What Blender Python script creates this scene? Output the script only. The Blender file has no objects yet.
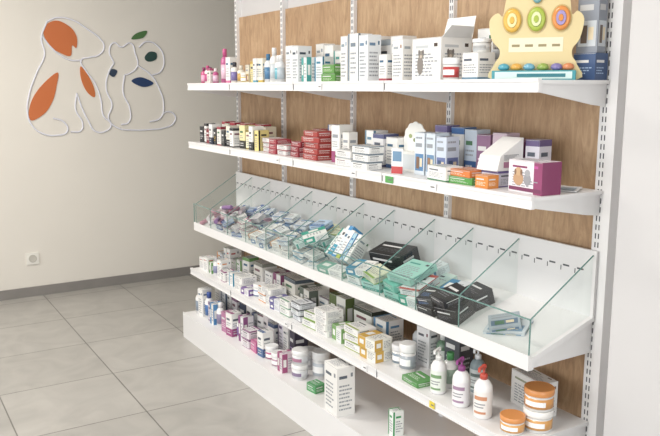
import bpy, math, random
from mathutils import Matrix, Vector
R=random.Random(7)
scene=bpy.context.scene
col=scene.collection

def lin(c):
    return c/12.92 if c<=0.04045 else ((c+0.055)/1.055)**2.4
def C(h):
    h=h.lstrip('#')
    return tuple(lin(int(h[i:i+2],16)/255) for i in (0,2,4))+(1.0,)

# ---------------------------------------------------------------- materials
def newmat(name):
    m=bpy.data.materials.new(name); m.use_nodes=True
    nt=m.node_tree; b=nt.nodes['Principled BSDF']
    return m,nt,b
def flat(name,colr,rough=0.5,metal=0,noise=0.03,scale=8,bump=0.0,bscale=200):
    m,nt,b=newmat(name)
    tc=nt.nodes.new('ShaderNodeTexCoord')
    n=nt.nodes.new('ShaderNodeTexNoise'); n.inputs['Scale'].default_value=scale; n.inputs['Detail'].default_value=4
    nt.links.new(tc.outputs['Object'],n.inputs['Vector'])
    r=nt.nodes.new('ShaderNodeValToRGB')
    c=C(colr)
    r.color_ramp.elements[0].position=.3; r.color_ramp.elements[1].position=.7
    r.color_ramp.elements[0].color=tuple(x*(1-noise) for x in c[:3])+(1,)
    r.color_ramp.elements[1].color=tuple(min(1,x*(1+noise)) for x in c[:3])+(1,)
    nt.links.new(n.outputs['Fac'],r.inputs['Fac']); nt.links.new(r.outputs['Color'],b.inputs['Base Color'])
    b.inputs['Roughness'].default_value=rough; b.inputs['Metallic'].default_value=metal
    if bump:
        n2=nt.nodes.new('ShaderNodeTexNoise'); n2.inputs['Scale'].default_value=bscale
        nt.links.new(tc.outputs['Object'],n2.inputs['Vector'])
        bp=nt.nodes.new('ShaderNodeBump'); bp.inputs['Strength'].default_value=bump; bp.inputs['Distance'].default_value=.002
        nt.links.new(n2.outputs['Fac'],bp.inputs['Height']); nt.links.new(bp.outputs['Normal'],b.inputs['Normal'])
    return m
M_wall=flat('painted_plaster','#e0dbd2',.85,noise=.015,scale=2,bump=.15)
M_wallr=flat('painted_plaster_grey','#cfcdcd',.8,noise=.01,scale=2,bump=.1)
M_ceil=flat('ceiling_paint','#eeeeec',.9)
M_base=flat('baseboard_tile','#85817d',.45,noise=.06,scale=6)
M_metal=flat('white_powder_coat','#e9e8e8',.38,noise=.008,scale=3)
M_slot=flat('slot_shadow_steel','#55565a',.7)
M_frame=flat('window_frame','#d0d0d0',.5)
M_lamp=flat('lamp_housing','#f0f0f0',.5)

def printed(name,rough,coat=0):
    m,nt,b=newmat(name)
    a=nt.nodes.new('ShaderNodeAttribute'); a.attribute_name='Col'
    hs=nt.nodes.new('ShaderNodeHueSaturation'); hs.inputs['Saturation'].default_value=.95; hs.inputs['Value'].default_value=.96
    nt.links.new(a.outputs['Color'],hs.inputs['Color'])
    nt.links.new(hs.outputs['Color'],b.inputs['Base Color'])
    b.inputs['Roughness'].default_value=rough
    b.inputs['Coat Weight'].default_value=coat
    return m
M_card=printed('printed_cardboard',.5,.15)
M_plas=printed('moulded_plastic',.28,.2)

# wood
M_wood,nt,b=newmat('oak_laminate')
tc=nt.nodes.new('ShaderNodeTexCoord'); mp=nt.nodes.new('ShaderNodeMapping')
mp.inputs['Scale'].default_value=(1,7,1.3)
nt.links.new(tc.outputs['Object'],mp.inputs['Vector'])
n1=nt.nodes.new('ShaderNodeTexNoise'); n1.inputs['Scale'].default_value=5; n1.inputs['Detail'].default_value=9; n1.inputs['Roughness'].default_value=.72; n1.inputs['Distortion'].default_value=1.0
nt.links.new(mp.outputs['Vector'],n1.inputs['Vector'])
r=nt.nodes.new('ShaderNodeValToRGB'); cr=r.color_ramp
cr.elements[0].position=.25; cr.elements[0].color=C('#937458')
cr.elements[1].position=.75; cr.elements[1].color=C('#cdae8b')
e=cr.elements.new(.5); e.color=C('#b49473')
nt.links.new(n1.outputs['Fac'],r.inputs['Fac'])
mp2=nt.nodes.new('ShaderNodeMapping'); mp2.inputs['Scale'].default_value=(1,1.6,1.1)
nt.links.new(tc.outputs['Object'],mp2.inputs['Vector'])
n2=nt.nodes.new('ShaderNodeTexNoise'); n2.inputs['Scale'].default_value=3.0; n2.inputs['Detail'].default_value=4
nt.links.new(mp2.outputs['Vector'],n2.inputs['Vector'])
mx=nt.nodes.new('ShaderNodeMix'); mx.data_type='RGBA'; mx.blend_type='SOFT_LIGHT'; mx.inputs[0].default_value=.6
nt.links.new(r.outputs['Color'],mx.inputs[6]); nt.links.new(n2.outputs['Fac'],mx.inputs[7])
nt.links.new(mx.outputs[2],b.inputs['Base Color'])
b.inputs['Roughness'].default_value=.5

# floor tiles
M_floor,nt,b=newmat('grey_stone_tile')
tc=nt.nodes.new('ShaderNodeTexCoord'); mp=nt.nodes.new('ShaderNodeMapping')
mp.inputs['Location'].default_value=(.12,.1,0)
nt.links.new(tc.outputs['Object'],mp.inputs['Vector'])
bk=nt.nodes.new('ShaderNodeTexBrick'); bk.offset=0; bk.squash=1
bk.inputs['Scale'].default_value=1; bk.inputs['Brick Width'].default_value=.6; bk.inputs['Row Height'].default_value=.6
bk.inputs['Mortar Size'].default_value=.0035; bk.inputs['Mortar Smooth'].default_value=.1
bk.inputs['Color1'].default_value=C('#b0ada8'); bk.inputs['Color2'].default_value=C('#a9a6a1'); bk.inputs['Mortar'].default_value=C('#73706c')
nt.links.new(mp.outputs['Vector'],bk.inputs['Vector'])
n1=nt.nodes.new('ShaderNodeTexNoise'); n1.inputs['Scale'].default_value=4; n1.inputs['Detail'].default_value=9; n1.inputs['Distortion'].default_value=1.2
nt.links.new(tc.outputs['Object'],n1.inputs['Vector'])
r=nt.nodes.new('ShaderNodeValToRGB'); r.color_ramp.elements[0].position=.25; r.color_ramp.elements[1].position=.75; r.color_ramp.elements[0].color=(.84,.84,.84,1); r.color_ramp.elements[1].color=(1.09,1.09,1.08,1)
nt.links.new(n1.outputs['Fac'],r.inputs['Fac'])
mx=nt.nodes.new('ShaderNodeMix'); mx.data_type='RGBA'; mx.blend_type='MULTIPLY'; mx.inputs[0].default_value=1
nt.links.new(bk.outputs['Color'],mx.inputs[6]); nt.links.new(r.outputs['Color'],mx.inputs[7])
nt.links.new(mx.outputs[2],b.inputs['Base Color']); b.inputs['Roughness'].default_value=.32
bp=nt.nodes.new('ShaderNodeBump'); bp.inputs['Strength'].default_value=.4; bp.inputs['Distance'].default_value=.002; bp.invert=True
nt.links.new(bk.outputs['Fac'],bp.inputs['Height']); nt.links.new(bp.outputs['Normal'],b.inputs['Normal'])

# glass: single clear sheets + greenish cut edges
M_glass=bpy.data.materials.new('clear_glass'); M_glass.use_nodes=True
nt=M_glass.node_tree; nt.nodes.clear()
o=nt.nodes.new('ShaderNodeOutputMaterial'); ms=nt.nodes.new('ShaderNodeMixShader'); tr=nt.nodes.new('ShaderNodeBsdfTransparent'); gl=nt.nodes.new('ShaderNodeBsdfGlossy'); lw=nt.nodes.new('ShaderNodeLayerWeight')
pw=nt.nodes.new('ShaderNodeMath'); pw.operation='POWER'; pw.inputs[1].default_value=4
ma=nt.nodes.new('ShaderNodeMath'); ma.operation='MULTIPLY_ADD'; ma.inputs[1].default_value=.55; ma.inputs[2].default_value=.07
lw.inputs['Blend'].default_value=.5
tr.inputs['Color'].default_value=(.93,.965,.955,1); gl.inputs['Roughness'].default_value=.03
nt.links.new(lw.outputs['Facing'],pw.inputs[0]); nt.links.new(pw.outputs[0],ma.inputs[0]); nt.links.new(ma.outputs[0],ms.inputs['Fac'])
nt.links.new(tr.outputs[0],ms.inputs[1]); nt.links.new(gl.outputs[0],ms.inputs[2]); nt.links.new(ms.outputs[0],o.inputs['Surface'])
M_gedge=flat('glass_cut_edge','#6f938d',.15,noise=.05,scale=20)

# ---------------------------------------------------------------- mesh builder
class B:
    def __init__(s,name,mats=None):
        s.name=name; s.v=[]; s.f=[]; s.c=[]; s.m=[]; s.sm=[]; s.T=Matrix.Identity(4); s.mats=mats or [M_card,M_plas]
    def quad(s,ps,c=(1,1,1,1),m=0,sm=False):
        i=len(s.v)
        s.v+= [tuple(s.T@Vector(p)) for p in ps]
        s.f.append(tuple(range(i,i+len(ps)))); s.c.append(c); s.m.append(m); s.sm.append(sm)
    def box(s,x0,x1,y0,y1,z0,z1,c=(1,1,1,1),m=0):
        i=len(s.v)
        P=[(x0,y0,z0),(x1,y0,z0),(x1,y1,z0),(x0,y1,z0),(x0,y0,z1),(x1,y0,z1),(x1,y1,z1),(x0,y1,z1)]
        s.v+=[tuple(s.T@Vector(p)) for p in P]
        for q in ((3,2,1,0),(4,5,6,7),(0,1,5,4),(1,2,6,5),(2,3,7,6),(3,0,4,7)):
            s.f.append(tuple(i+k for k in q)); s.c.append(c); s.m.append(m); s.sm.append(False)
    def prism(s,poly,a0,a1,axis='y',c=(1,1,1,1),m=0,me=None,sm=False):
        if me is None: me=m
        def P(p,a):
            return {'y':(p[0],a,p[1]),'x':(a,p[0],p[1]),'z':(p[0],p[1],a)}[axis]
        n=len(poly); i=len(s.v)
        s.v+=[tuple(s.T@Vector(P(p,a0))) for p in poly]+[tuple(s.T@Vector(P(p,a1))) for p in poly]
        s.f.append(tuple(range(i,i+n))); s.c.append(c); s.m.append(m); s.sm.append(False)
        s.f.append(tuple(range(i+2*n-1,i+n-1,-1))); s.c.append(c); s.m.append(m); s.sm.append(False)
        for k in range(n):
            k2=(k+1)%n
            s.f.append((i+k2,i+k,i+n+k,i+n+k2)); s.c.append(c); s.m.append(me); s.sm.append(sm)
    def lathe(s,prof,cs,cx=0,cy=0,z0=0,seg=20,m=1,sx=1,sy=1):
        i=len(s.v); n=len(prof)
        for (r,z) in prof:
            for k in range(seg):
                a=2*math.pi*k/seg
                s.v.append(tuple(s.T@Vector((cx+r*sx*math.cos(a),cy+r*sy*math.sin(a),z0+z))))
        for j in range(n-1):
            cc=cs[j] if isinstance(cs,list) else cs
            for k in range(seg):
                k2=(k+1)%seg
                s.f.append((i+j*seg+k,i+j*seg+k2,i+(j+1)*seg+k2,i+(j+1)*seg+k)); s.c.append(cc); s.m.append(m)
                s.sm.append(abs(prof[j][1]-prof[j+1][1])>1e-5)
        c0=cs[0] if isinstance(cs,list) else cs; c1=cs[-1] if isinstance(cs,list) else cs
        s.f.append(tuple(i+k for k in range(seg-1,-1,-1))); s.c.append(c0); s.m.append(m); s.sm.append(False)
        s.f.append(tuple(i+(n-1)*seg+k for k in range(seg))); s.c.append(c1); s.m.append(m); s.sm.append(False)
    def done(s,loc=None,parent=None):
        me=bpy.data.meshes.new(s.name)
        vs=s.v
        if loc is None:
            xs=[v[0] for v in vs]; ys=[v[1] for v in vs]; zs=[v[2] for v in vs]
            loc=((min(xs)+max(xs))/2,(min(ys)+max(ys))/2,min(zs))
        me.from_pydata([(v[0]-loc[0],v[1]-loc[1],v[2]-loc[2]) for v in vs],[],s.f)
        for mt in s.mats: me.materials.append(mt)
        me.polygons.foreach_set('material_index',s.m)
        me.polygons.foreach_set('use_smooth',s.sm)
        at=me.color_attributes.new('Col','FLOAT_COLOR','CORNER')
        data=[]
        for f,c in zip(s.f,s.c): data+=list(c)*len(f)
        at.data.foreach_set('color',data)
        me.update()
        ob=bpy.data.objects.new(s.name,me); ob.location=loc; col.objects.link(ob)
        if parent: ob.parent=parent
        return ob
def TR(x,y,z,rz=0,pre=None):
    T=Matrix.Translation((x,y,z))
    if pre is not None: T=T@pre
    return T@Matrix.Rotation(math.radians(rz),4,'Z')

GREY=C('#9a9da2'); DK=C('#4c5058')

# ---------------------------------------------------------------- room shell
def room(name,boxes,mat):
    b=B(name,[mat])
    for q in boxes: b.box(*q)
    return b.done(loc=(0,0,0))
room('floor',[(-3,4.2,-2.6,6.2,-.1,0)],M_floor)
room('ceiling',[(-3,4.2,-2.6,6.2,2.9,3.0)],M_ceil)
room('wall_far',[(-3,4.2,6.04,6.2,0,2.9)],M_wall)
room('wall_right',[(2.1,2.25,1.47,4.5,0,2.9)],M_wallr)
room('wall_side',[(1.95,2.25,-2.6,1.47,0,2.9)],M_wallr)
room('wall_outer',[(4.0,4.2,-2.6,6.04,0,2.9)],M_wall)
room('wall_left',[(-3,-2.8,-2.6,-1,0,2.9),(-3,-2.8,4.4,6.04,0,2.9),(-3,-2.8,-1,4.4,0,.5),(-3,-2.8,-1,4.4,2.5,2.9)],M_wall)
room('wall_near',[(-2.8,-2.2,-2.6,-2.45,0,2.9),(1.5,1.95,-2.6,-2.45,0,2.9),(-2.2,1.5,-2.6,-2.45,0,.3),(-2.2,1.5,-2.6,-2.45,2.5,2.9)],M_wall)
for nm,bx in (('window_1',[(-2.95,-2.88,-1+i*1.8-.03 if i else -1,-1+i*1.8+.03 if i<3 else 4.4,.5,2.5) for i in range(4)]+[(-2.95,-2.88,-1,4.4,.5,.56),(-2.95,-2.88,-1,4.4,2.44,2.5)]),
              ('window_2',[(-2.2+i*1.233-.03 if i else -2.2,-2.2+i*1.233+.03 if i<3 else 1.5,-2.56,-2.5,.3,2.5) for i in range(4)]+[(-2.2,1.5,-2.56,-2.5,.3,.36),(-2.2,1.5,-2.56,-2.5,2.44,2.5)])):
    room(nm,bx,M_frame)
room('baseboard_far',[(-2.8,4.0,6.025,6.04,0,.075)],M_base)
room('baseboard_left',[(-2.8,-2.785,-2.45,6.02,0,.075)],M_base)

# ---------------------------------------------------------------- wall logo
def LP(p): return (1.315+.00787*(p[0]-60), 1.811-.0078*(p[1]-60))
logo=bpy.data.objects.new('dog_and_cat_wall_logo',None); logo.location=(1.6,6.04,1.6); col.objects.link(logo)
M_tube=flat('logo_white_moulding','#dfdfe8',.5)
def tube(nm,pts,cyc=False,r=.0065):
    cu=bpy.data.curves.new(nm,'CURVE'); cu.dimensions='3D'; cu.bevel_depth=r; cu.bevel_resolution=2; cu.resolution_u=8
    sp=cu.splines.new('BEZIER'); sp.bezier_points.add(len(pts)-1)
    for q,p in zip(sp.bezier_points,pts):
        x,z=LP(p); q.co=(x-1.6,-.005,z-1.6); q.handle_left_type='AUTO'; q.handle_right_type='AUTO'
    sp.use_cyclic_u=cyc
    cu.materials.append(M_tube)
    ob=bpy.data.objects.new(nm,cu); col.objects.link(ob); ob.parent=logo
tube('dog_back',[(50,24),(44,40),(46,55),(38,72),(30,92),(27,110),(30,122),(38,130),(52,133),(63,129),(60,120),(50,116)])
tube('dog_head',[(50,24),(60,20),(75,22),(88,30),(99,38),(103,46),(98,54),(88,57),(80,60),(84,70),(92,82),(97,98),(99,115),(106,124),(101,130),(90,130),(84,120),(78,106),(74,92)])
tube('dog_front_leg',[(74,92),(72,108),(78,122),(76,129),(66,130)])
tube('dog_ear',[(45,38),(52,48),(60,55),(70,60),(80,60)])
tube('cat_body',[(112,62),(106,72),(103,88),(108,104),(104,118),(112,127),(128,130),(146,130),(160,129),(172,124),(174,116),(164,112),(158,118)])
tube('cat_head',[(112,62),(108,50),(113,42),(120,46),(130,42),(134,52),(136,64),(128,72),(122,74)])
tube('cat_back',[(136,64),(150,74),(158,88),(162,104),(158,118),(146,122)])
tube('cat_leg',[(122,74),(120,92),(126,108),(124,122),(116,124)])
tube('cat_tail',[(150,74),(160,70),(164,56),(158,44),(146,40),(138,46)])
def leaf(nm,pts,hexc):
    n=len(pts); out=[]
    for i in range(n):
        p0,p1,p2,p3=[Vector(LP(pts[(i+k-1)%n])) for k in range(4)]
        for j in range(6):
            t=j/6
            q=.5*((2*p1)+(-p0+p2)*t+(2*p0-5*p1+4*p2-p3)*t*t+(-p0+3*p1-3*p2+p3)*t**3)
            out.append((q.x-1.6,q.y-1.6))
    b=B(nm); b.prism(out,-.006,-.001,'y',C(hexc)); b.done(loc=(0,0,0),parent=logo)
leaf('ear_patch',[(46,32),(52,25),(61,23),(72,29),(77,38),(76,48),(72,46),(70,56),(60,53),(50,46)],'#c8661f')
leaf('haunch_patch',[(57,72),(55,86),(51,99),(43,111),(31,118),(28,112),(32,98),(42,84)],'#c8661f')
leaf('chest_patch',[(79,66),(86,75),(91,87),(91,96),(84,91),(79,79)],'#c86a26')
leaf('leaf_green',[(131,38),(136,32),(147,29),(143,36)],'#4a7440')
leaf('leaf_dark',[(144,55),(149,50),(156,51),(156,57),(150,60),(145,59)],'#2a4a46')
leaf('leaf_blue',[(129,80),(139,76),(152,82),(141,86)],'#1f3c68')
leaf('dot_blue',[(106,72),(110,68),(115,70),(111,76)],'#2a3d55')
b=B('wall_socket'); cx,cz=1.02,.30
b.box(cx-.045,cx+.045,6.028,6.04,cz-.045,cz+.045,C('#efece4'),1)
b.T=Matrix.Translation((cx,6.028,cz))@Matrix.Rotation(math.radians(90),4,'X')
b.lathe([(.03,0),(.03,.004),(.024,.004),(.022,.001)],C('#c6c2b8'),seg=20)
b.done()

# ---------------------------------------------------------------- shelving unit
Y0,Y1=1.62,4.5
UP=[1.635,2.41,3.14,3.87,4.485]
unit=bpy.data.objects.new('wall_shelving_unit',None); unit.location=(2.08,3,0); col.objects.link(unit)
def part(nm,fn,mats):
    b=B(nm,mats); fn(b); o=b.done(loc=(0,0,0)); o.parent=unit; o.location=(-2.08,-3,0); return o
def f(b):
    for a,c in zip(UP[:-1],UP[1:]): b.box(2.085,2.1,a+.012,c-.012,0.0,2.04)
part('oak_back_panels',f,[M_wood])
def f(b):
    for y in UP:
        w=.014 if y not in (UP[0],) else .02
        b.box(2.066,2.1,y-w,y+w,0,2.3)
        z=.2
        while z<2.26:
            for dy in (-.006,.006):
                b.box(2.0655,2.0662,y+dy-.0022,y+dy+.0022,z,z+.018,m=1)
            z+=.03
    b.box(2.06,2.1,1.585,1.612,0,2.3)
part('slotted_uprights',f,[M_metal,M_slot])
def shelf(nm,z,x0,drop=.04):
    def f(b):
        b.box(x0,2.064,Y0,Y1,z-.012,z)
        b.box(x0-.012,x0+.001,Y0,Y1,z-drop,z+.004)
        b.box(x0-.015,x0-.012,Y0,Y1,z-.006,z+.004)
        b.box(x0-.015,x0-.012,Y0,Y1,z-drop,z-drop+.006)
        for y in UP[1:-1]:
            b.box(x0-.0152,x0+.0,y-.001,y+.001,z-drop,z+.004,m=1)
        for y in UP:
            yy=min(max(y,Y0+.005),Y1-.005)
            b.prism([(x0+.01,z-.012),(2.064,z-.012),(2.064,z-.085),(2.0,z-.078),(x0+.01,z-drop)],yy-.003,yy+.003,'y')
    part(nm,f,[M_metal,M_slot])
shelf('shelf_top',1.625,1.75,drop=.038)
shelf('shelf_upper',1.265,1.745,drop=.036)
shelf('shelf_lower',.45,1.73,drop=.036)
def f(b):
    b.box(1.66,2.085,Y0,Y1,0,.163)
    b.box(1.655,1.66,Y0,Y1,.004,.168)
    b.box(1.6545,1.655,Y0,Y1,.0,.02,m=1)
part('base_deck',f,[M_metal,M_metal])
def ztray(x): return .74+(x-1.76)*.09/.29
def f(b):
    b.prism([(1.75,.70),(1.75,.752),(1.756,.752),(1.762,ztray(1.762)),(2.05,.83),(2.052,1.06),(2.064,1.06),(2.064,.818),(1.775,.725),(1.775,.70)],Y0,Y1,'y')
    y=Y0+.05
    while y<Y1-.03:
        b.box(2.0512,2.0522,y,y+.028,.985,.991,m=1)
        b.box(2.0512,2.0522,y+.034,y+.038,.955,.985,m=1)
        y+=.062
    for y in UP:
        yy=min(max(y,Y0+.005),Y1-.005)
        b.prism([(1.78,.70),(1.78,.724),(2.064,.815),(2.064,.70),(2.0,.70)],yy-.003,yy+.003,'y')
part('basket_tray',f,[M_metal,M_slot])
DIV=[1.63,1.97,2.22,2.46,2.75,3.0,3.25,3.5,3.75,4.0,4.25,4.488]
def f(b):
    b.quad([(1.754,Y0+.002,.752),(1.754,Y1-.002,.752),(1.754,Y1-.002,.87),(1.754,Y0+.002,.87)],m=0)
    b.box(1.7515,1.7565,Y0+.002,Y1-.002,.869,.8725,m=1)
    for a in (Y0+.002,Y1-.002): b.box(1.7515,1.7565,a-.001,a+.001,.752,.87,m=1)
    for y in DIV:
        P=[(1.762,.744),(2.048,.834),(2.048,1.045),(1.762,.868)]
        b.quad([(p[0],y,p[1]) for p in P],m=0)
        for (p,q) in ((P[2],P[3]),(P[3],P[0])):
            dx,dz=q[0]-p[0],q[1]-p[1]; L=math.hypot(dx,dz); nx,nz=-dz/L*.0015,dx/L*.0015
            b.prism([(p[0]-nx,p[1]-nz),(q[0]-nx,q[1]-nz),(q[0]+nx,q[1]+nz),(p[0]+nx,p[1]+nz)],y-.0018,y+.0018,'y',m=1)
part('glass_bins',f,[M_glass,M_gedge])

# ---------------------------------------------------------------- products
def words(b,F,u0,v0,u1,v1,rows,c,eps,rr):
    for i in range(rows):
        vv=v1-(i+.5)*(v1-v0)/rows; hh=(v1-v0)/rows*.2
        u=u0; ue_max=u0+(u1-u0)*rr.uniform(.6,1)
        while u<ue_max-.03:
            l=rr.uniform(.05,.15); ue=min(u+l,u1)
            F(u,vv-hh,ue,vv+hh,c,eps); u=ue+.03
def carton(b,w,d,h,base,acc,style,seed=0,acc2=None,flap=False,m=0):
    rr=random.Random(seed*31+int(w*1000)+style*7+int(h*3000))
    base=C(base); acc=C(acc)
    acc2=C(acc2) if acc2 else C(rr.choice(['#4c5058','#5a6270','#7a4f58','#3f6a8a','#4f7a5a','#4c5058']))
    b.box(-d/2,d/2,-w/2,w/2,0,h,base,m)
    ink=C('#9a9fa6') if sum(base[:3])>1.2 else C('#c8c8c8')
    def face(k):
        def F(u0,v0,u1,v1,c,e=.0005):
            if k=='f': g=lambda u,v:(-d/2-e, w/2-u*w, v*h)
            elif k=='n': g=lambda u,v:(-d/2+u*d, -w/2-e, v*h)
            elif k=='b': g=lambda u,v:(d/2+e, -w/2+u*w, v*h)
            elif k=='o': g=lambda u,v:(d/2-u*d, w/2+e, v*h)
            else: g=lambda u,v:(-d/2+v*d, w/2-u*w, h+e)
            b.quad([g(u0,v0),g(u1,v0),g(u1,v1),g(u0,v1)],c,m)
        return F
    for k in ('f','n','t','b','o'):
        F=face(k)
        big = k in ('f','n') or (k=='t' and h<.06)
        if style==0:
            F(0,0,1,.12,acc); F(.1,.7,.6,.78,acc2 if big else acc); words(b,F,.1,.24,.9,.6,4,ink,.0005,rr)
        elif style==1:
            F(0,0,.16,1,acc); F(.26,.73,.75,.81,acc); words(b,F,.26,.15,.92,.64,5,ink,.0005,rr)
        elif style==2:
            F(0,0,1,.34,acc); F(.12,.67,.66,.76,acc2); words(b,F,.15,.08,.85,.28,2,C('#d8d8d8'),.001,rr); words(b,F,.12,.42,.85,.6,2,ink,.0005,rr)
        elif style==3:
            F(.08,.1,.92,.5,acc); F(.2,.15,.5,.43,acc2,.001); F(.55,.2,.8,.4,C('#e9d9b8'),.001); F(.1,.66,.75,.75,ink); words(b,F,.1,.82,.8,.93,1,ink,.0005,rr)
        elif style==4:
            F(.1,.64,.7,.74,C('#e0e0e0') if sum(base[:3])<1.5 else acc); words(b,F,.12,.2,.88,.5,3,acc,.0005,rr)
        elif style==5:
            F(0,.86,1,1,acc); F(0,0,1,.06,acc); F(.15,.64,.7,.73,acc2); words(b,F,.15,.15,.85,.52,4,ink,.0005,rr)
        elif style==6:
            F(.12,.77,.56,.83,acc); words(b,F,.12,.1,.88,.66,7,ink,.0005,rr)
            F(.76,.79,.88,.87,acc2)
        elif style==7:
            F(0,.0,.5,.3,acc); F(.5,0,1,.2,acc2); F(.12,.66,.8,.75,ink); words(b,F,.12,.4,.8,.58,3,ink,.0005,rr)
        elif style==8:   # half colour panel with round emblem
            F(0,0,.45,1,acc)
            words(b,F,.52,.15,.94,.8,5,ink,.0005,rr); F(.1,.3,.35,.7,C('#eeeeea'),.001)
    e=.0008
    lid=C('#bfc0c0')
    b.quad([(-d/2-e,-w/2,h-.003),(-d/2-e,w/2,h-.003),(-d/2-e,w/2,h-.0018),(-d/2-e,-w/2,h-.0018)],lid,m)
    if flap:
        T=b.T.copy(); b.T=T@Matrix.Translation((d/2,0,h))@Matrix.Rotation(math.radians(12),4,'Y')
        b.prism([(-w/2,0),(w/2,0),(w*.46,h*.38),(-w*.46,h*.38)],-.001,.001,'x',base,m=m); b.T=T
def bottle(b,r,h,body,label,cap,capr=.45,caph=.22,seg=18):
    body,label,cap=C(body),C(label),C(cap)
    hb=h*(1-caph)
    b.lathe([(r*.92,0),(r,.004),(r,hb*.18),(r*1.01,hb*.18),(r*1.01,hb*.7),(r,hb*.7),(r,hb*.84),(r*.8,hb*.93),(r*capr,hb)],[body,body,body,label,label,body,body,body],seg=seg)
    cr=r*capr*1.15
    b.lathe([(cr,0),(cr,h-hb-.003),(cr*.85,h-hb)],cap,z0=hb,seg=seg)
def labelmark(b,r,z0,z1,c,a0=150,a1=260,n=8):
    for i in range(n):
        a=math.radians(a0+(a1-a0)*i/n); a2=math.radians(a0+(a1-a0)*(i+1)/n)
        b.quad([(r*math.cos(a),r*math.sin(a),z0),(r*math.cos(a2),r*math.sin(a2),z0),(r*math.cos(a2),r*math.sin(a2),z1),(r*math.cos(a),r*math.sin(a),z1)],c,1)
def pump(b,r,h,body,label,cap,acc='#5fa04a',rot=200):
    bc,lc,cc=C(body),C(label),C(cap)
    hb=h*.72
    b.lathe([(r*.93,0),(r,.005),(r,hb*.72),(r*.93,hb*.84),(r*.7,hb*.94),(r*.42,hb)],bc,seg=24)
    labelmark(b,r*1.012,hb*.1,hb*.72,lc,120,300,14)
    labelmark(b,r*1.02,hb*.5,hb*.6,C(acc),165,250)
    labelmark(b,r*1.02,hb*.38,hb*.41,GREY,165,240)
    labelmark(b,r*1.02,hb*.3,hb*.33,GREY,165,230)
    labelmark(b,r*1.02,hb*.14,hb*.2,C(acc),165,245)
    b.lathe([(r*.42,0),(r*.42,h*.08),(r*.32,h*.10),(r*.13,h*.105),(r*.13,h*.2),(r*.26,h*.205),(r*.26,h*.25),(r*.18,h*.265)],cc,z0=hb,seg=16)
    T=b.T.copy(); b.T=T@Matrix.Translation((0,0,hb+h*.225))@Matrix.Rotation(math.radians(rot),4,'Z')
    b.prism([(-.008,-.006),(r*1.0,-.003),(r*1.05,-.010),(r*1.15,-.010),(r*1.12,.005),(-.008,.008)],-.0045,.0045,'y',cc,1); b.T=T
def tub(b,r,h,body,label,lid,mark='#ffffff'):
    bc,lc,cc=C(body),C(label),C(lid)
    b.lathe([(r*.9,0),(r*.95,.003),(r*.96,h*.14),(r*.975,h*.14),(r*.975,h*.6),(r*.96,h*.6),(r*.95,h*.7)],[bc,bc,lc,lc,lc,bc],seg=28)
    b.lathe([(r*1.0,0),(r*1.02,.003),(r*1.02,h*.26),(r*.97,h*.29),(r*.9,h*.29),(r*.86,h*.275)],cc,z0=h*.71,seg=28)
    labelmark(b,r*.985,h*.25,h*.48,C(mark),160,250)
def put(nm,x,y,z,rz,fn,*a,pre=None,**k):
    b=B(nm); b.T=TR(x,y,z,rz,pre); fn(b,*a,**k); return b.done()

Z1,Z2,Z4,Z0=1.6255,1.2655,.4505,.1635
sd=[0]
def row(z,X,ystart,items,gap=.006,jit=0.01):
    y=ystart
    for it in items:
        k=it[0]; sd[0]+=1
        if k=='gap': y-=it[1]; continue
        dx=R.uniform(-jit,jit); rz=R.uniform(-7,7)
        if k=='c':
            _,w,d,h,ba,ac,st=it[:7]
            ex=it[7] if len(it)>7 else {}
            yy=y-w/2; put('medicine_box',X+dx,yy,z,rz,carton,w*.96,d*.96,h,ba,ac,st,sd[0],**ex); y-=w+gap+.004
        elif k=='s':
            _,n,w,d,h,ba,ac,st=it[:8]
            b=B('medicine_box_stack'); yy=y-w/2
            for i in range(n):
                b.T=TR(X+dx+R.uniform(-.006,.006),yy,z+i*(h+.0012),rz*.4+R.uniform(-5,5)); carton(b,w*.96,d*.96,h,ba,ac,st,sd[0]+i)
            b.done(); y-=w+gap+.005
        elif k=='b':
            _,r_,h,bo,la,ca=it[:6]; put('small_bottle',X+dx,y-r_,z,0,bottle,r_,h,bo,la,ca); y-=2*r_+gap
        elif k=='t':
            _,r_,h,bo,la,ca=it[:6]; put('cream_tub',X+dx,y-r_,z,0,tub,r_,h,bo,la,ca); y-=2.05*r_+gap
    return y

wht='#f3f2ef'
# --- top shelf, front row
row(Z1,1.82,4.44,[('b',.019,.10,'#c7487f','#e9a7c4','#8d2a62'),('b',.02,.11,'#e9e4e2','#c04a86','#c23f7c'),('b',.019,.10,'#d8d3d0','#b5467f','#6a2a58'),
 ('c',.05,.05,.09,'#e8e2dc','#a93a6b',5),('b',.018,.09,'#b64682','#dcb6cc','#e8e4e4')])
row(Z1,1.84,4.16,[('b',.024,.20,'#c05a90','#e6c0d3','#c44a86'),('gap',.02),('c',.05,.05,.15,wht,'#d06a9a',0),('b',.022,.12,'#ece9e4','#7a6fa8','#3a3a44')])
row(Z1,1.83,3.94,[('b',.022,.1,'#e7e1d2','#c9a050','#ddd7c8'),('t',.026,.06,wht,'#d7c27a','#ebe6da'),('c',.06,.05,.1,'#ded7c2','#a88a4a',3),('c',.05,.05,.12,'#e4d492','#c3a13c',5),('c',.045,.05,.13,wht,'#5aa0b8',0)])
row(Z1,1.84,3.66,[('c',.045,.05,.13,'#f0ead8','#d4b443',0),('b',.021,.15,'#eceef0','#4a7fa8','#2f6f98'),('b',.024,.18,'#f0f0ee','#cfd6da','#e9e9e9'),('b',.02,.14,'#eef0f0','#6fb8c8','#f2f2f2'),('b',.022,.14,'#dfe3e6','#b9c5cd','#e9e9e9')])
row(Z1,1.85,3.36,[('c',.07,.08,.18,wht,'#7b8790',6),('c',.06,.08,.175,'#e3e6e8','#3c4a58',6),('c',.055,.06,.12,wht,'#46a5a0',8)])
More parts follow.
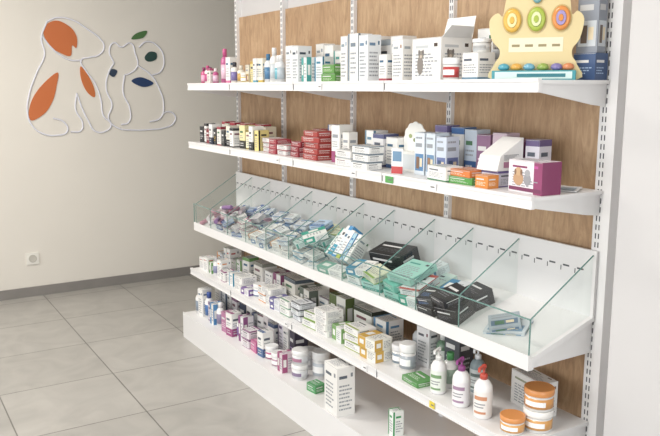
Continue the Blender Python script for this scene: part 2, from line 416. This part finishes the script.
row(Z1,1.87,3.13,[('c',.07,.06,.12,'#e6edee','#2f7fa0',1),('gap',.01),('s',2,.11,.07,.04,'#5f9a48','#d8e6c8',4)],)
row(Z1,1.86,2.885,[('c',.065,.07,.2,wht,'#8ba0ae',6,dict(acc2='#5a8fb8')),('gap',.012),('c',.075,.08,.205,wht,'#7d8b98',1,dict(acc2='#3a78b0')),('c',.07,.07,.195,'#e9edf0','#6c8aa6',6)])
row(Z1,1.86,2.56,[('c',.05,.07,.11,wht,'#b04a58',0),('gap',.01),('c',.07,.07,.165,wht,'#a8b0b6',6,dict(acc2='#9a6a50'))])
row(Z1,1.98,3.3,[('c',.08,.07,.19,wht,'#98a6b0',6),('c',.08,.07,.18,wht,'#6d9ab8',0),('c',.07,.07,.15,wht,'#62a8a0',1)])
row(Z1,1.98,2.84,[('c',.09,.08,.2,wht,'#8296a8',6),('c',.09,.08,.18,wht,'#9aa4ac',5),('c',.08,.08,.19,wht,'#7088a0',6)])
def bigcarton(b):
    carton(b,.17,.15,.16,wht,'#c9cdd0',6,5,acc2='#4a3a32')
    T=b.T.copy()
    b.T=T@Matrix.Translation((.075,0,.16))@Matrix.Rotation(math.radians(14),4,'Y')
    b.prism([(-.085,0),(.085,0),(.08,.085),(-.08,.085)],-.001,.001,'x',C('#f4f4f2'))
    b.T=T@Matrix.Translation((0,-.085,.16))@Matrix.Rotation(math.radians(38),4,'X')
    b.prism([(-.07,0),(.07,0),(.055,.05),(-.055,.05)],-.001,.001,'y',C('#e9e9e8'))
    b.T=T
    def disc(cx,cz,rx,rz,c,e):
        b.quad([(cx+rx*math.cos(a*math.pi/8),-.085-e,cz+rz*math.sin(a*math.pi/8)) for a in range(16)],C(c))
        b.quad([(-.075-e,-cx+rx*math.cos(-a*math.pi/8),cz+rz*math.sin(-a*math.pi/8)) for a in range(16)],C(c))
    disc(-.035,.06,.018,.036,'#8b847e',.001); disc(-.03,.098,.016,.016,'#8f8880',.0013); disc(-.042,.108,.005,.01,'#6f6a68',.0016); disc(-.018,.108,.005,.01,'#6f6a68',.0016); disc(-.03,.092,.006,.006,'#cdbfae',.0018)
put('opened_carton',1.9,2.265,Z1,0,bigcarton)
put('medicine_box',2.01,2.11,Z1,0,carton,.08,.07,.19,wht,'#b9bfc4',6,77)
put('cream_jar',1.79,2.08,Z1,0,tub,.03,.08,wht,'#c23a3a','#efefef')
put('medicine_box',1.83,1.985,Z1,-6,carton,.09,.07,.095,wht,'#6d94ad',0,11)
put('cream_jar',1.835,1.975,Z1+.096,0,tub,.033,.045,wht,'#e2e2e2','#f4f4f4','#b0b0b0')
put('cream_jar',1.955,2.02,Z1,0,tub,.03,.11,'#e7e7e7','#d7d7d7','#b8bcc0')
def stand(b):
    tan=C('#e0cd98')
    key=[(-.13,.0),(-.13,.05),(-.115,.075),(-.115,.10),(-.135,.13),(-.145,.19),(-.125,.215),(-.108,.205),(-.10,.25),(-.085,.29),(-.05,.28),(-.02,.3),(.03,.3),(.055,.28),(.09,.29),(.10,.25),(.108,.205),(.125,.215),(.15,.19),(.14,.13),(.115,.10),(.115,.075),(.13,.05),(.13,0)]
    n=len(key); out=[]
    for i in range(n):
        p0,p1,p2,p3=[Vector(key[(i+k-1)%n]) for k in range(4)]
        for j in range(4):
            t=j/4
            q=.5*((2*p1)+(-p0+p2)*t+(2*p0-5*p1+4*p2-p3)*t*t+(-p0+3*p1-3*p2+p3)*t**3)
            out.append((q.x,max(0,q.y)))
    b.prism(out,-.004,.004,'x',tan)
    b.box(-.05,.02,-.13,.13,0,.03,C('#3a98a4'))
    b.quad([(-.051,.12,.004),(-.051,-.12,.004),(-.051,-.12,.026),(-.051,.12,.026)],C('#cfe6e4'))
    b.quad([(-.0515,.05,.009),(-.0515,-.1,.009),(-.0515,-.1,.02),(-.0515,.05,.02)],C('#2a7a88'))
    def egg(y,z,c,c2,r=.026):
        T=b.T.copy(); b.T=T@Matrix.Translation((-.005,y,z))@Matrix.Rotation(math.radians(-90),4,'Y')
        b.lathe([(r*1.22,0),(r*1.22,.002)],C('#c9b070'),seg=28,sx=1.35)
        b.lathe([(r*1.08,0),(r*1.08,.006),(r*.98,.010),(r*.8,.011)],C(c),seg=28,sx=1.35)
        b.lathe([(r*.62,0),(r*.56,.004)],C(c2),z0=.011,seg=20,sx=1.5)
        b.lathe([(r*.3,0),(r*.26,.003)],C(c),z0=.015,seg=16,sx=1.5); b.T=T
    egg(.076,.19,'#e3b23a','#f2e2a4'); egg(0,.192,'#a8bb3e','#e2e8b0'); egg(-.076,.194,'#dd8a34','#a493c8')
    egg(0,.262,'#6fa6ae','#d8eef0',.014)
    for y,c in ((.095,'#4aa0b4'),(.055,'#d9a23a'),(.015,'#6aa8c0'),(-.028,'#8fa84a'),(-.07,'#7f74ac'),(-.106,'#cf7f4a')):
        T=b.T.copy(); b.T=T@Matrix.Translation((-.028,y,.031))
        b.lathe([(.010,0),(.017,.005),(.018,.010),(.014,.018),(.005,.022)],C(c),seg=16,sx=.8,sy=1.05); b.T=T
    b.quad([(-.0046,.085,.09),(-.0046,-.085,.09),(-.0046,-.085,.135),(-.0046,.085,.135)],C('#efe6c8'))
    for i in range(4): b.quad([(-.005,.075-.042*i,.106),(-.005,.05-.042*i,.106),(-.005,.05-.042*i,.114),(-.005,.075-.042*i,.114)],C('#9a8c64'))
put('nail_clipper_display_stand',1.872,1.765,Z1,38,stand)
put('medicine_box',2.02,1.665,Z1,6,carton,.08,.07,.085,'#34507c','#9fb8d6',4,9)
put('brochure_box',2.02,1.668,Z1+.086,8,carton,.075,.05,.2,'#8d939e','#ccd2d8',3,9,acc2='#6a5a50')

# --- upper shelf
row(Z2,1.82,4.46,[('c',.05,.06,.1,'#2d2d31','#d0d0d0',4),('c',.045,.06,.12,wht,'#2a2a2e',5),('c',.05,.06,.09,'#7c2230','#e8e0dc',4),('c',.05,.06,.12,wht,'#26324a',2),('c',.05,.06,.1,'#24262b','#d9b440',4),('c',.05,.06,.11,'#e8e6e0','#963040',5),('c',.05,.06,.09,'#33363a','#bfbfbf',4),('c',.05,.06,.12,'#ebe6d6','#28282c',2),('c',.05,.06,.11,wht,'#303038',5)])
row(Z2,1.83,3.88,[('c',.06,.07,.13,'#e9dfa8','#2a2a2a',2),('c',.05,.07,.11,'#efe9c8','#8a7a30',5),('c',.05,.07,.13,wht,'#303438',2),('c',.05,.07,.11,'#e7d68a','#303030',1)])
row(Z2,1.94,4.4,[('c',.07,.07,.13,wht,'#a83242',5),('c',.07,.07,.12,'#e7e1cc','#34353a',2)]*4)
row(Z2,1.84,3.6,[('s',3,.09,.09,.024,'#e9e4e2','#8e3038',0),('s',3,.09,.09,.024,'#a63040','#eed9d6',4),('s',2,.1,.09,.026,'#e6e3e2','#a8323e',5),('s',3,.09,.09,.024,'#98303c','#efe0dc',4)])
row(Z2,1.84,3.15,[('s',5,.15,.1,.026,'#a8332f','#f0dedb',4)])
row(Z2,1.95,3.25,[('s',5,.12,.09,.026,'#8d2a2c','#e6cfcc',4),('c',.07,.07,.16,wht,'#4f6f9a',1)])
row(Z2,1.85,2.93,[('c',.06,.08,.17,wht,'#a04a78',7,dict(acc2='#6c9a4a')),('c',.05,.05,.14,'#ece9e4','#5f9048',7)],)
row(Z2,1.79,2.79,[('s',2,.13,.09,.035,wht,'#b0b6bb',0),('s',3,.12,.08,.032,wht,'#7a8a98',5)],)
row(Z2,1.93,2.78,[('c',.07,.08,.15,wht,'#6a90a8',1),('c',.09,.08,.14,'#e9e9ec','#5a5f8a',5),('c',.09,.08,.13,wht,'#4a6a9a',0)])
def scallop(b):
    pts=[(-.07,0),(.07,0)]
    for i in range(49):
        a=math.pi*i/48; rr=.07+.005*abs(math.cos(a*6))
        pts.append((rr*math.cos(a),.125+rr*1.0*math.sin(a)))
    b.prism(pts,-.002,.002,'x',C('#f2f2ee'))
    b.box(-.05,-.002,-.07,.07,0,.08,C('#eeeeea'))
    b.quad([(-.0505,.06,.01),(-.0505,-.06,.01),(-.0505,-.06,.07),(-.0505,.06,.07)],C('#d7dde0'))
    for y,z,c in ((.03,.14,'#9fae78'),(-.02,.15,'#a9bf7a'),(0,.125,'#7f8f5c'),(-.035,.13,'#c8b880')):
        b.quad([(-.0026,y+.012*math.cos(-k*math.pi/4),z+.009*math.sin(-k*math.pi/4)) for k in range(8)],C(c))
put('leaflet_display',1.915,2.435,Z2+.0,0,scallop)
b=B('price_tag_sign'); b.T=TR(1.775,2.37,Z2,25); b.box(-.001,.001,-.025,.025,0,.1,C('#f3f3f3')); b.quad([(-.0015,.025,.0),(-.0015,-.025,.0),(-.0015,-.025,.03),(-.0015,.025,.03)],C('#c03a3a')); b.quad([(-.0015,.02,.05),(-.0015,-.02,.05),(-.0015,-.02,.09),(-.0015,.02,.09)],C('#6a90b0')); b.box(-.02,.02,-.025,.025,0,.002,C('#eeeeee')); b.done()
row(Z2,1.86,2.33,[('c',.055,.07,.165,'#dde6ee','#5a88b4',3,dict(acc2='#8a6a50')),('c',.055,.07,.165,'#d7e2ec','#6a92b8',3,dict(acc2='#a07a58')),('c',.055,.07,.155,'#cfd9e8','#6a78a8',3,dict(acc2='#40587a'))])
row(Z2,1.98,2.34,[('c',.07,.07,.19,'#dcdfea','#7a6fa0',5),('c',.07,.07,.185,wht,'#3f6fac',5),('c',.07,.07,.18,'#c9d6e4','#3f6498',2),('c',.07,.07,.165,'#8f6a8a','#ead0e0',4),('c',.07,.07,.175,'#d0bccb','#7a3a6a',2),('c',.07,.07,.155,'#8a4a76','#e4cbdc',4),('c',.06,.07,.16,'#dddbe6','#6a5a88',5)])
row(Z2,1.80,2.17,[('s',1,.12,.08,.055,wht,'#5a8a6a',0)])
put('medicine_box_stack',1.82,2.005,Z2,4,carton,.12,.09,.026,'#57a046','#e4efdc',4,1)
put('medicine_box',1.82,2.005,Z2+.0266,-3,carton,.12,.09,.024,'#dd7a2c','#f6e4cf',4,2)
def tent(b):
    b.prism([(-.06,0),(.06,0),(.06,.11),(-.045,.05)],-.05,.05,'y',C('#f3f2f0'))
    b.quad([(-.03,-.0505,.01),(.045,-.0505,.01),(.045,-.0505,.03),(-.03,-.0505,.03)],C('#b87a9a'))
    for i in range(5): b.quad([(-.03,-.0505,.036+i*.004),(.0+.01*i,-.0505,.036+i*.004),(.0+.01*i,-.0505,.038+i*.004),(-.03,-.0505,.038+i*.004)],GREY)
put('wedge_carton',1.87,1.905,Z2+.056,0,tent)
put('medicine_box_stack',1.87,1.90,Z2,0,carton,.08,.10,.055,'#d9d7e4','#6a5a9a',5,3)
put('medicine_box_stack',1.785,1.875,Z2,0,carton,.06,.05,.045,'#e08a30','#fff0dc',4,3)
def dogbox(b):
    carton(b,.155,.08,.105,'#efe9ee','#8a2a62',6,4,acc2='#c0509a')
    b.box(-.0402,-.040,-.0777,-.04,.0,.105,C('#96406e'))
    b.box(-.0402,.0402,-.0781,-.0775,.0,.105,C('#84335f'))
    b.quad([(-.0408,.074,.006),(-.0408,-.074,.006),(-.0408,-.074,.018),(-.0408,.074,.018)],C('#7c3a5e'))
    def disc(y,z,ry,rz,c,e): b.quad([(-.0405-e,y+ry*math.cos(-k*math.pi/8),z+rz*math.sin(-k*math.pi/8)) for k in range(16)],C(c))
    disc(0.03,.045,.024,.022,'#c29a76',.0006); disc(.03,.068,.016,.014,'#cba882',.0008); disc(.044,.066,.005,.01,'#8a6a52',.001); disc(.016,.066,.005,.01,'#8a6a52',.001); disc(-.012,.045,.016,.02,'#9a9aa0',.0008); disc(-.012,.066,.012,.011,'#a9a9ae',.001)
put('pet_supplement_box',1.835,1.71,Z2,-4,dogbox)
b=B('leaflet'); b.T=TR(1.97,1.69,Z2+.002,30); b.prism([(-.05,0),(.05,.004),(.05,.006),(-.05,.002)],-.04,.04,'y',C('#e6e8ea')); b.quad([(-.04,-.03,.0035),(.02,-.03,.0055),(.02,.02,.0055),(-.04,.02,.0035)],C('#9fb4c4')); b.done()

# --- glass bin contents (resting on the sloping tray)
ANG=Matrix.Rotation(-math.atan(.09/.29),4,'Y')
def bins(nm,x,y,up,rz,fn,*a,**k):
    b=B(nm); b.T=Matrix.Translation((x,y,ztray(x)+.001))@ANG@Matrix.Translation((0,0,up))@Matrix.Rotation(math.radians(rz),4,'Z'); fn(b,*a,**k); return b.done()
def tubes(b,c1='#c98aa0',z0=0):
    for i,(x,y,z,a) in enumerate(((-.08,.05,.0,20),(-.05,-.03,.0,-15),(.01,.04,.0,60),(.05,-.05,.0,10),(.08,.04,0,80),(-.06,.01,.026,50),(.0,-.04,.028,-30),(.02,.03,.028,5),(-.03,.0,.054,85))):
        T=b.T.copy(); b.T=T@Matrix.Translation((x,y,z+.013+z0))@Matrix.Rotation(math.radians(a),4,'Z')@Matrix.Rotation(math.radians(90),4,'Y')@Matrix.Translation((0,0,-.045))
        cc=[C(c1),C('#e6dfe2'),C('#a8788a'),C('#d9c6ce')][i%4]
        b.lathe([(.012,0),(.013,.004),(.013,.07),(.008,.076),(.008,.09)],[cc,cc,C('#efefef'),C('#f2f2f2')],seg=12); b.T=T
def pile(b,specs):
    T=b.T.copy()
    for (x,y,z,rz,w,d,h,ba,ac,st) in specs:
        b.T=T@Matrix.Translation((x,y,z))@Matrix.Rotation(math.radians(rz),4,'Z'); carton(b,w,d,h,ba,ac,st,int(100*abs(x+y)+z*900))
    b.T=T
def heap(b,seed,pal,layers=3):
    rr=random.Random(seed); T=b.T.copy()
    for L in range(layers):
        for cx_ in (-.085,.0,.085):
            for cy_ in (-.055,.055):
                if L and rr.random()<.28*L: continue
                ba,ac,st=rr.choice(pal)
                w=rr.uniform(.07,.1); d=rr.uniform(.055,.08); h=rr.uniform(.022,.028)
                tilt=rr.uniform(-14,14) if L==layers-1 else 0
                b.T=T@Matrix.Translation((cx_+rr.uniform(-.008,.008),cy_+rr.uniform(-.006,.006),L*.031+(.012 if tilt else 0)))@Matrix.Rotation(math.radians(rr.uniform(-16,16)),4,'Z')@Matrix.Rotation(math.radians(tilt),4,'Y')@Matrix.Rotation(math.radians(tilt*.6),4,'X')
                carton(b,w,d,h,ba,ac,st,rr.randint(0,999))
    b.T=T
pw1=[(wht,'#8a9aa8',6),(wht,'#6a8fb8',8),('#dfe5ea','#4f7fa8',5),(wht,'#9aa5b0',6),('#e6e8e9','#3a6aa8',0),(wht,'#c08a60',1)]
pw2=[(wht,'#8aa0a8',6),(wht,'#4f9ab8',5),('#e3ebe9','#2fa08a',8),('#cfe3e0','#3f9a90',1),(wht,'#a8b0b8',6),('#e6e9c8','#8aa848',0)]
pw0=[('#cfd6de','#4a6aa0',8),(wht,'#b06a88',5),('#d9d4d8','#7a5a90',6),('#b9c8de','#3a62a0',2),(wht,'#8a95a0',6),('#d8a8bc','#efe0e6',4)]
bins('medicine_tubes',1.88,4.37,0,0,tubes)
bins('medicine_box_pile',1.9,4.125,0,0,heap,3,pw0,2)
bins('medicine_tubes',1.87,4.125,.066,30,tubes,'#8a6a98')
bins('medicine_box_pile',1.9,3.875,0,0,heap,5,pw0,3)
bins('medicine_box_pile',1.9,3.625,0,0,heap,8,pw1,3)
bins('medicine_box_pile',1.9,3.375,0,0,heap,12,pw1,4)
bins('medicine_box_pile',1.9,3.125,0,0,heap,15,pw2,3)
bins('medicine_box_pile',1.89,3.125,.11,0,pile,[(-.03,-.03,0,-24,.1,.12,.03,'#e9ede9','#36a08c',8),(.06,.05,.0,14,.09,.08,.03,'#b9d0e8','#3f78b0',2)])
def leaning(b):
    T=b.T.copy()
    for i,(y,w,h,ba,ac,st,a) in enumerate(((.085,.03,.15,'#e9ecec','#3a9a8a',8,-28),(.05,.03,.17,wht,'#2a9ab8',2,-30),(.015,.03,.17,'#dfe9ee','#3a90c8',5,-34),(-.02,.028,.15,wht,'#a8b850',0,-36),(-.055,.028,.14,'#a8cfe0','#3a7fb8',1,-38),(-.088,.026,.14,wht,'#8a9aa0',6,-36))):
        b.T=T@Matrix.Translation((-.045,y,.022))@Matrix.Rotation(math.radians(a+90),4,'Y')@Matrix.Translation((0,0,-.02)); carton(b,w,.065,h,ba,ac,st,i)
        b.T=T
bins('medicine_box_row',1.90,2.875,.035,0,leaning)
bins('medicine_box_pile',1.805,2.875,0,0,pile,[(0,0,0,4,.2,.06,.03,wht,'#7ab0a0',8)])
bins('medicine_box_pile',1.83,2.61,0,0,pile,[(-.0,.07,0,0,.1,.1,.045,'#e6ecea','#3a9aa0',5),(-.0,-.06,0,6,.12,.1,.04,'#a8ddd4','#2f9a8c',2),(-.0,.05,.046,14,.12,.09,.03,wht,'#3a8fb0',8),(.0,-.06,.041,-12,.12,.09,.03,'#e9ecd0','#8ab048',0)])
bins('black_box',1.96,2.60,.005,8,carton,.2,.11,.10,'#1d1e22','#5a5c60',4,3)
bins('medicine_box_pile',1.89,2.34,0,0,pile,[(-.07,.05,0,0,.1,.1,.04,'#93d6c8','#27917f',2),(-.07,-.055,0,6,.1,.1,.04,'#e6efec','#2aa58e',8),(.05,.055,0,-4,.1,.12,.04,wht,'#5a9a90',6),(.05,-.055,0,4,.1,.12,.04,'#cfe6de','#4aa08e',0),(-.05,.05,.041,-10,.1,.13,.03,'#6fc4b2','#e9f4f0',4),(-.04,-.05,.041,12,.1,.13,.03,'#e4eaea','#c2402f',5),(.07,.0,.041,84,.12,.08,.035,'#d9e4e6','#3a8ab0',8),(-.02,.01,.077,4,.14,.15,.028,'#9fd6c9','#3a9a8a',6)])
bins('medicine_box_pile',1.86,2.10,0,0,pile,[(-.05,.06,0,0,.09,.1,.04,'#222327','#6a6a70',4),(.06,.06,0,8,.1,.1,.05,'#dfe3e6','#4a8ab0',8),(-.045,-.055,0,10,.1,.1,.06,'#1e1f23','#6a6a72',4),(.07,-.05,0,-8,.1,.09,.06,'#242529','#707078',4),(-.03,-.03,.061,-10,.1,.12,.03,'#28292e','#808088',4),(-.05,.07,.041,16,.07,.09,.03,'#33353b','#6a90c8',4)])
bins('blister_pack',1.86,1.82,0,25,pile,[(0,0,0,0,.15,.1,.012,'#d3dae0','#7a98b0',3),(.0,.01,.0126,22,.11,.09,.02,'#a9b5be','#5f7a94',3)])

# --- lower shelf (z .45)
pal=[(wht,'#7a70a0'),(wht,'#dc8a3a'),('#e6e8ea','#4a5f90'),(wht,'#9a5a88'),('#dfe3e8','#4a5a70'),(wht,'#4a98b8'),('#e9e5dc','#7a6a4a'),(wht,'#b8443a'),(wht,'#6aa058')]
def rnd(n,hmin,hmax,wmin=.04,wmax=.07,d=.07,stl=(0,1,5,6,6,8)):
    L=[]
    for i in range(n):
        a,c=R.choice(pal); L.append(('c',R.uniform(wmin,wmax),d,R.uniform(hmin,hmax),a,c,R.choice(stl)))
    return L
row(Z4,1.80,4.47,rnd(3,.07,.13)+[('b',.02,.11,'#e9e9ea','#8a8fb0','#c8c8cc'),('b',.02,.1,'#e6e6e8','#b08aa0','#d8d8d8')]+rnd(5,.05,.12))
row(Z4,1.91,4.45,rnd(4,.1,.16)+rnd(3,.08,.15,.06,.08))
row(Z4,1.80,3.90,[('s',2,.1,.1,.04,wht,'#a8adb5',6),('s',1,.09,.09,.035,'#ebe9ec','#7a5aa0',8),('t',.035,.08,wht,'#8a9ab8','#e9e9ea'),('s',2,.09,.09,.04,wht,'#dc8a3a',0)])
row(Z4,1.93,3.9,[('c',.12,.1,.15,'#e9e6e0','#8a8a80',5),('c',.1,.1,.12,wht,'#8a8f98',6),('c',.1,.1,.13,wht,'#94507a',8)])
row(Z4,1.80,3.56,[('s',3,.11,.1,.03,wht,'#9a9ea6',6),('s',2,.1,.1,.03,'#e9eaee','#5f5898',8),('s',2,.1,.1,.04,wht,'#7aa88a',0),('s',3,.09,.1,.03,'#e3e6ea','#40444c',5)],)
row(Z4,1.94,3.52,[('c',.14,.12,.14,'#e8e4da','#55606a',5,dict(flap=True)),('gap',.02),('c',.13,.12,.12,'#ebe8e0','#6a7468',8,dict(flap=True)),('gap',.02),('c',.1,.1,.1,wht,'#8a7a98',0)],)
row(Z4,1.80,3.1,[('s',2,.12,.1,.035,wht,'#8aa858',0),('s',4,.11,.1,.03,wht,'#a0a4ac',6),('c',.1,.09,.07,'#e9ece9','#7aa860',8)])
row(Z4,1.94,3.04,[('c',.15,.12,.16,'#e6e6de','#5a6a3a',8,dict(flap=True)),('gap',.03),('c',.15,.12,.14,'#e9e9e2','#3c4234',5,dict(flap=True)),('gap',.01),('c',.1,.1,.13,wht,'#5a8fb8',1)])
row(Z4,1.80,2.72,[('s',3,.12,.1,.035,wht,'#a0b05a',0),('s',2,.12,.1,.05,'#f0efe6','#cfa440',8)],)
row(Z4,1.83,2.45,[('t',.035,.09,wht,'#8a9aa8','#e4e4e6'),('t',.035,.12,wht,'#a8b0b8','#f0f0f0')])
row(Z4,1.95,2.46,[('b',.035,.16,'#d9dde0','#a8b4bc','#eeeeee'),('c',.08,.08,.17,'#ececee','#5a5f68',6),('b',.03,.17,'#6a8a72','#dfe6df','#e9e9e9'),('c',.09,.08,.19,'#50555c','#c9cdd2',4)])
row(Z4,1.78,2.27,[('s',1,.11,.09,.022,'#5a9a52','#e6f0e0',4)])
put('pump_bottle',1.785,2.10,Z4,0,pump,.031,.18,'#f2f2f2','#e9efe6','#e8e8e6','#7aa070')
put('small_bottle',1.86,2.12,Z4,0,bottle,.028,.14,'#eeeeee','#9ab0a0','#4a9a58')
put('pump_bottle',1.78,1.965,Z4,0,pump,.033,.185,'#f3f3f3','#f0edf0','#943f88','#a888a4')
put('spray_bottle',1.92,2.03,Z4,0,pump,.03,.18,'#8a9aa0','#d9e0e0','#dfe3e6','#6a7a78')
put('pump_bottle',1.78,1.85,Z4,0,pump,.033,.195,'#f4f4f4','#f2efec','#cc4630','#d0906a')
put('medicine_box',1.98,1.80,Z4,-8,carton,.17,.07,.13,'#efeeec','#9aa08a',6,12,acc2='#7a5a40')
put('cream_tub',1.875,1.68,Z4,0,tub,.05,.075,'#f2f2f0','#dfa45c','#f4f2ee')
put('cream_tub',1.875,1.68,Z4+.0755,0,tub,.05,.075,'#f2f2f0','#dc9a50','#e0934a')
put('cream_tub',1.785,1.71,Z4,0,tub,.042,.06,'#f2f2f0','#dfa45c','#e0934a')

# --- base deck
row(Z0,1.76,4.46,[('b',.03,.16,'#ececec','#8a98a8','#e6e6e6'),('c',.06,.07,.18,wht,'#6a7a90',6),('b',.028,.17,'#e9e9ea','#3a6aa8','#2f4f9a'),('c',.05,.07,.12,'#dcd4de','#7a5f88',5),('c',.06,.07,.13,wht,'#4a8ac0',8),('b',.025,.15,'#efefef','#8a7fa0','#f0f0f0')])
row(Z0,1.89,4.44,[('c',.09,.08,.2,wht,'#8a929a',6),('c',.08,.08,.22,'#e3e6ea','#5a6a80',1),('c',.07,.08,.18,wht,'#c05a50',0),('c',.08,.08,.16,'#e8e4e6','#8f6a88',5)])
row(Z0,1.76,4.03,[('c',.07,.07,.12,'#b97aa0','#f0dce8',4),('c',.07,.07,.14,wht,'#a04a80',2),('b',.026,.13,'#efefef','#7a5aa0','#e9e9ea'),('c',.06,.07,.15,'#e9e7ea','#8a4a80',8)])
row(Z0,1.88,4.03,[('c',.08,.08,.16,'#3b465a','#b8c4d8',4),('c',.08,.08,.17,wht,'#6f4080',2),('c',.07,.08,.14,'#e0e4e8','#4a5a88',8),('c',.07,.08,.15,wht,'#b85a8a',0)])
row(Z0,1.75,3.72,[('s',2,.08,.08,.05,'#e7e1e5','#8a4a80',5),('s',1,.08,.08,.06,'#c9699a','#f5e0ea',4),('c',.06,.07,.14,wht,'#4a6a98',2),('t',.035,.08,'#f2f2f2','#b8608a','#f2f2f2')])
row(Z0,1.87,3.70,[('c',.08,.08,.17,'#ece8e8','#a03a40',2),('c',.07,.08,.15,wht,'#44587a',5),('c',.07,.08,.19,'#e5e2ea','#5f5074',1),('c',.07,.08,.17,wht,'#4a5560',6)])
row(Z0,1.745,3.36,[('t',.036,.08,'#f0f0f0','#b898a8','#efefef'),('c',.06,.07,.1,'#e2d2da','#a44a7a',8)])
row(Z0,1.86,3.36,[('c',.07,.08,.18,'#3f384a','#c8b0d8',4),('t',.045,.1,'#efefef','#d8dade','#e9e9ea')])
b=B('cream_tub'); b.T=TR(1.755,3.13,Z0); tub(b,.042,.075,'#f0f0f0','#e0e2e6','#f4f4f4','#8a7a98'); b.T=TR(1.757,3.128,Z0+.0755); tub(b,.042,.075,'#f0f0f0','#dcdfe4','#f4f4f4','#b07a94'); b.done()
put('cream_tub',1.85,3.08,Z0,0,tub,.045,.14,'#efefef','#c9d0d8','#f0f0f0')
put('supplement_carton',1.715,2.695,Z0,-4,carton,.12,.09,.225,wht,'#5c6672',6,21,acc2='#8a8f96')
put('medicine_box_stack',1.74,2.945,Z0,6,carton,.07,.06,.04,'#4f9a60','#e4f0e4',4,21)
put('medicine_box',1.79,2.37,Z0,-8,carton,.04,.05,.11,'#eef2ee','#2f9a5a',1,30)

b=B('price_labels')
for (x,y,z,c,w) in ((1.7295,2.36,1.247,'#5aa858',.05),(1.7295,2.62,1.247,'#f2f2f2',.05),(1.7295,3.3,1.247,'#f2f2f2',.04),(1.7295,2.1,1.247,'#f4f4f4',.05),(1.7145,2.05,.432,'#e8d23a',.03),(1.7145,2.5,.432,'#f4f4f4',.04),(1.7145,3.2,.432,'#f4f4f4',.04),(1.7345,2.9,1.606,'#f4f4f4',.04)):
    b.box(x-.0008,x,y-w/2,y+w/2,z-.013,z+.013,C(c)); b.box(x-.0012,x-.0008,y-w*.35,y+w*.1,z-.002,z+.003,C('#777777'))
b.done()

# ---------------------------------------------------------------- lights
def area(nm,loc,rot,sx,sy,pw,c=(1,1,1)):
    l=bpy.data.lights.new(nm,'AREA'); l.shape='RECTANGLE'; l.size=sx; l.size_y=sy; l.energy=pw; l.color=c
    o=bpy.data.objects.new(nm,l); o.location=loc; o.rotation_euler=rot; col.objects.link(o); return o
area('daylight_left_window',(-2.98,1.7,1.5),(0,math.radians(-90),0),2.0,5.4,94,(.98,.99,1))
area('daylight_near_window',(-.35,-2.62,1.4),(math.radians(90),0,0),3.7,2.2,68,(.99,1,1))
for i,(x,y) in enumerate(((0.2,1.5),(0.2,4.2))):
    room('ceiling_light_panel',[(x-.3,x+.3,y-.3,y+.3,2.87,2.9)],M_lamp)
    area('ceiling_panel_light',(x,y,2.865),(0,0,0),.58,.58,(32,50)[i],(1,.95,.88))
w=bpy.data.worlds.new('World'); scene.world=w; w.use_nodes=True
w.node_tree.nodes['Background'].inputs[0].default_value=(.9,.95,1,1); w.node_tree.nodes['Background'].inputs[1].default_value=.7
scene.view_settings.view_transform='Standard'

cam=bpy.data.cameras.new('camera'); cam.lens=750/660*36; cam.sensor_width=36; cam.clip_start=.05
co=bpy.data.objects.new('camera',cam); co.location=(0,0,1.6)
co.rotation_euler=Vector((.5178,.8383,-.1707)).to_track_quat('-Z','Y').to_euler(); col.objects.link(co); scene.camera=co
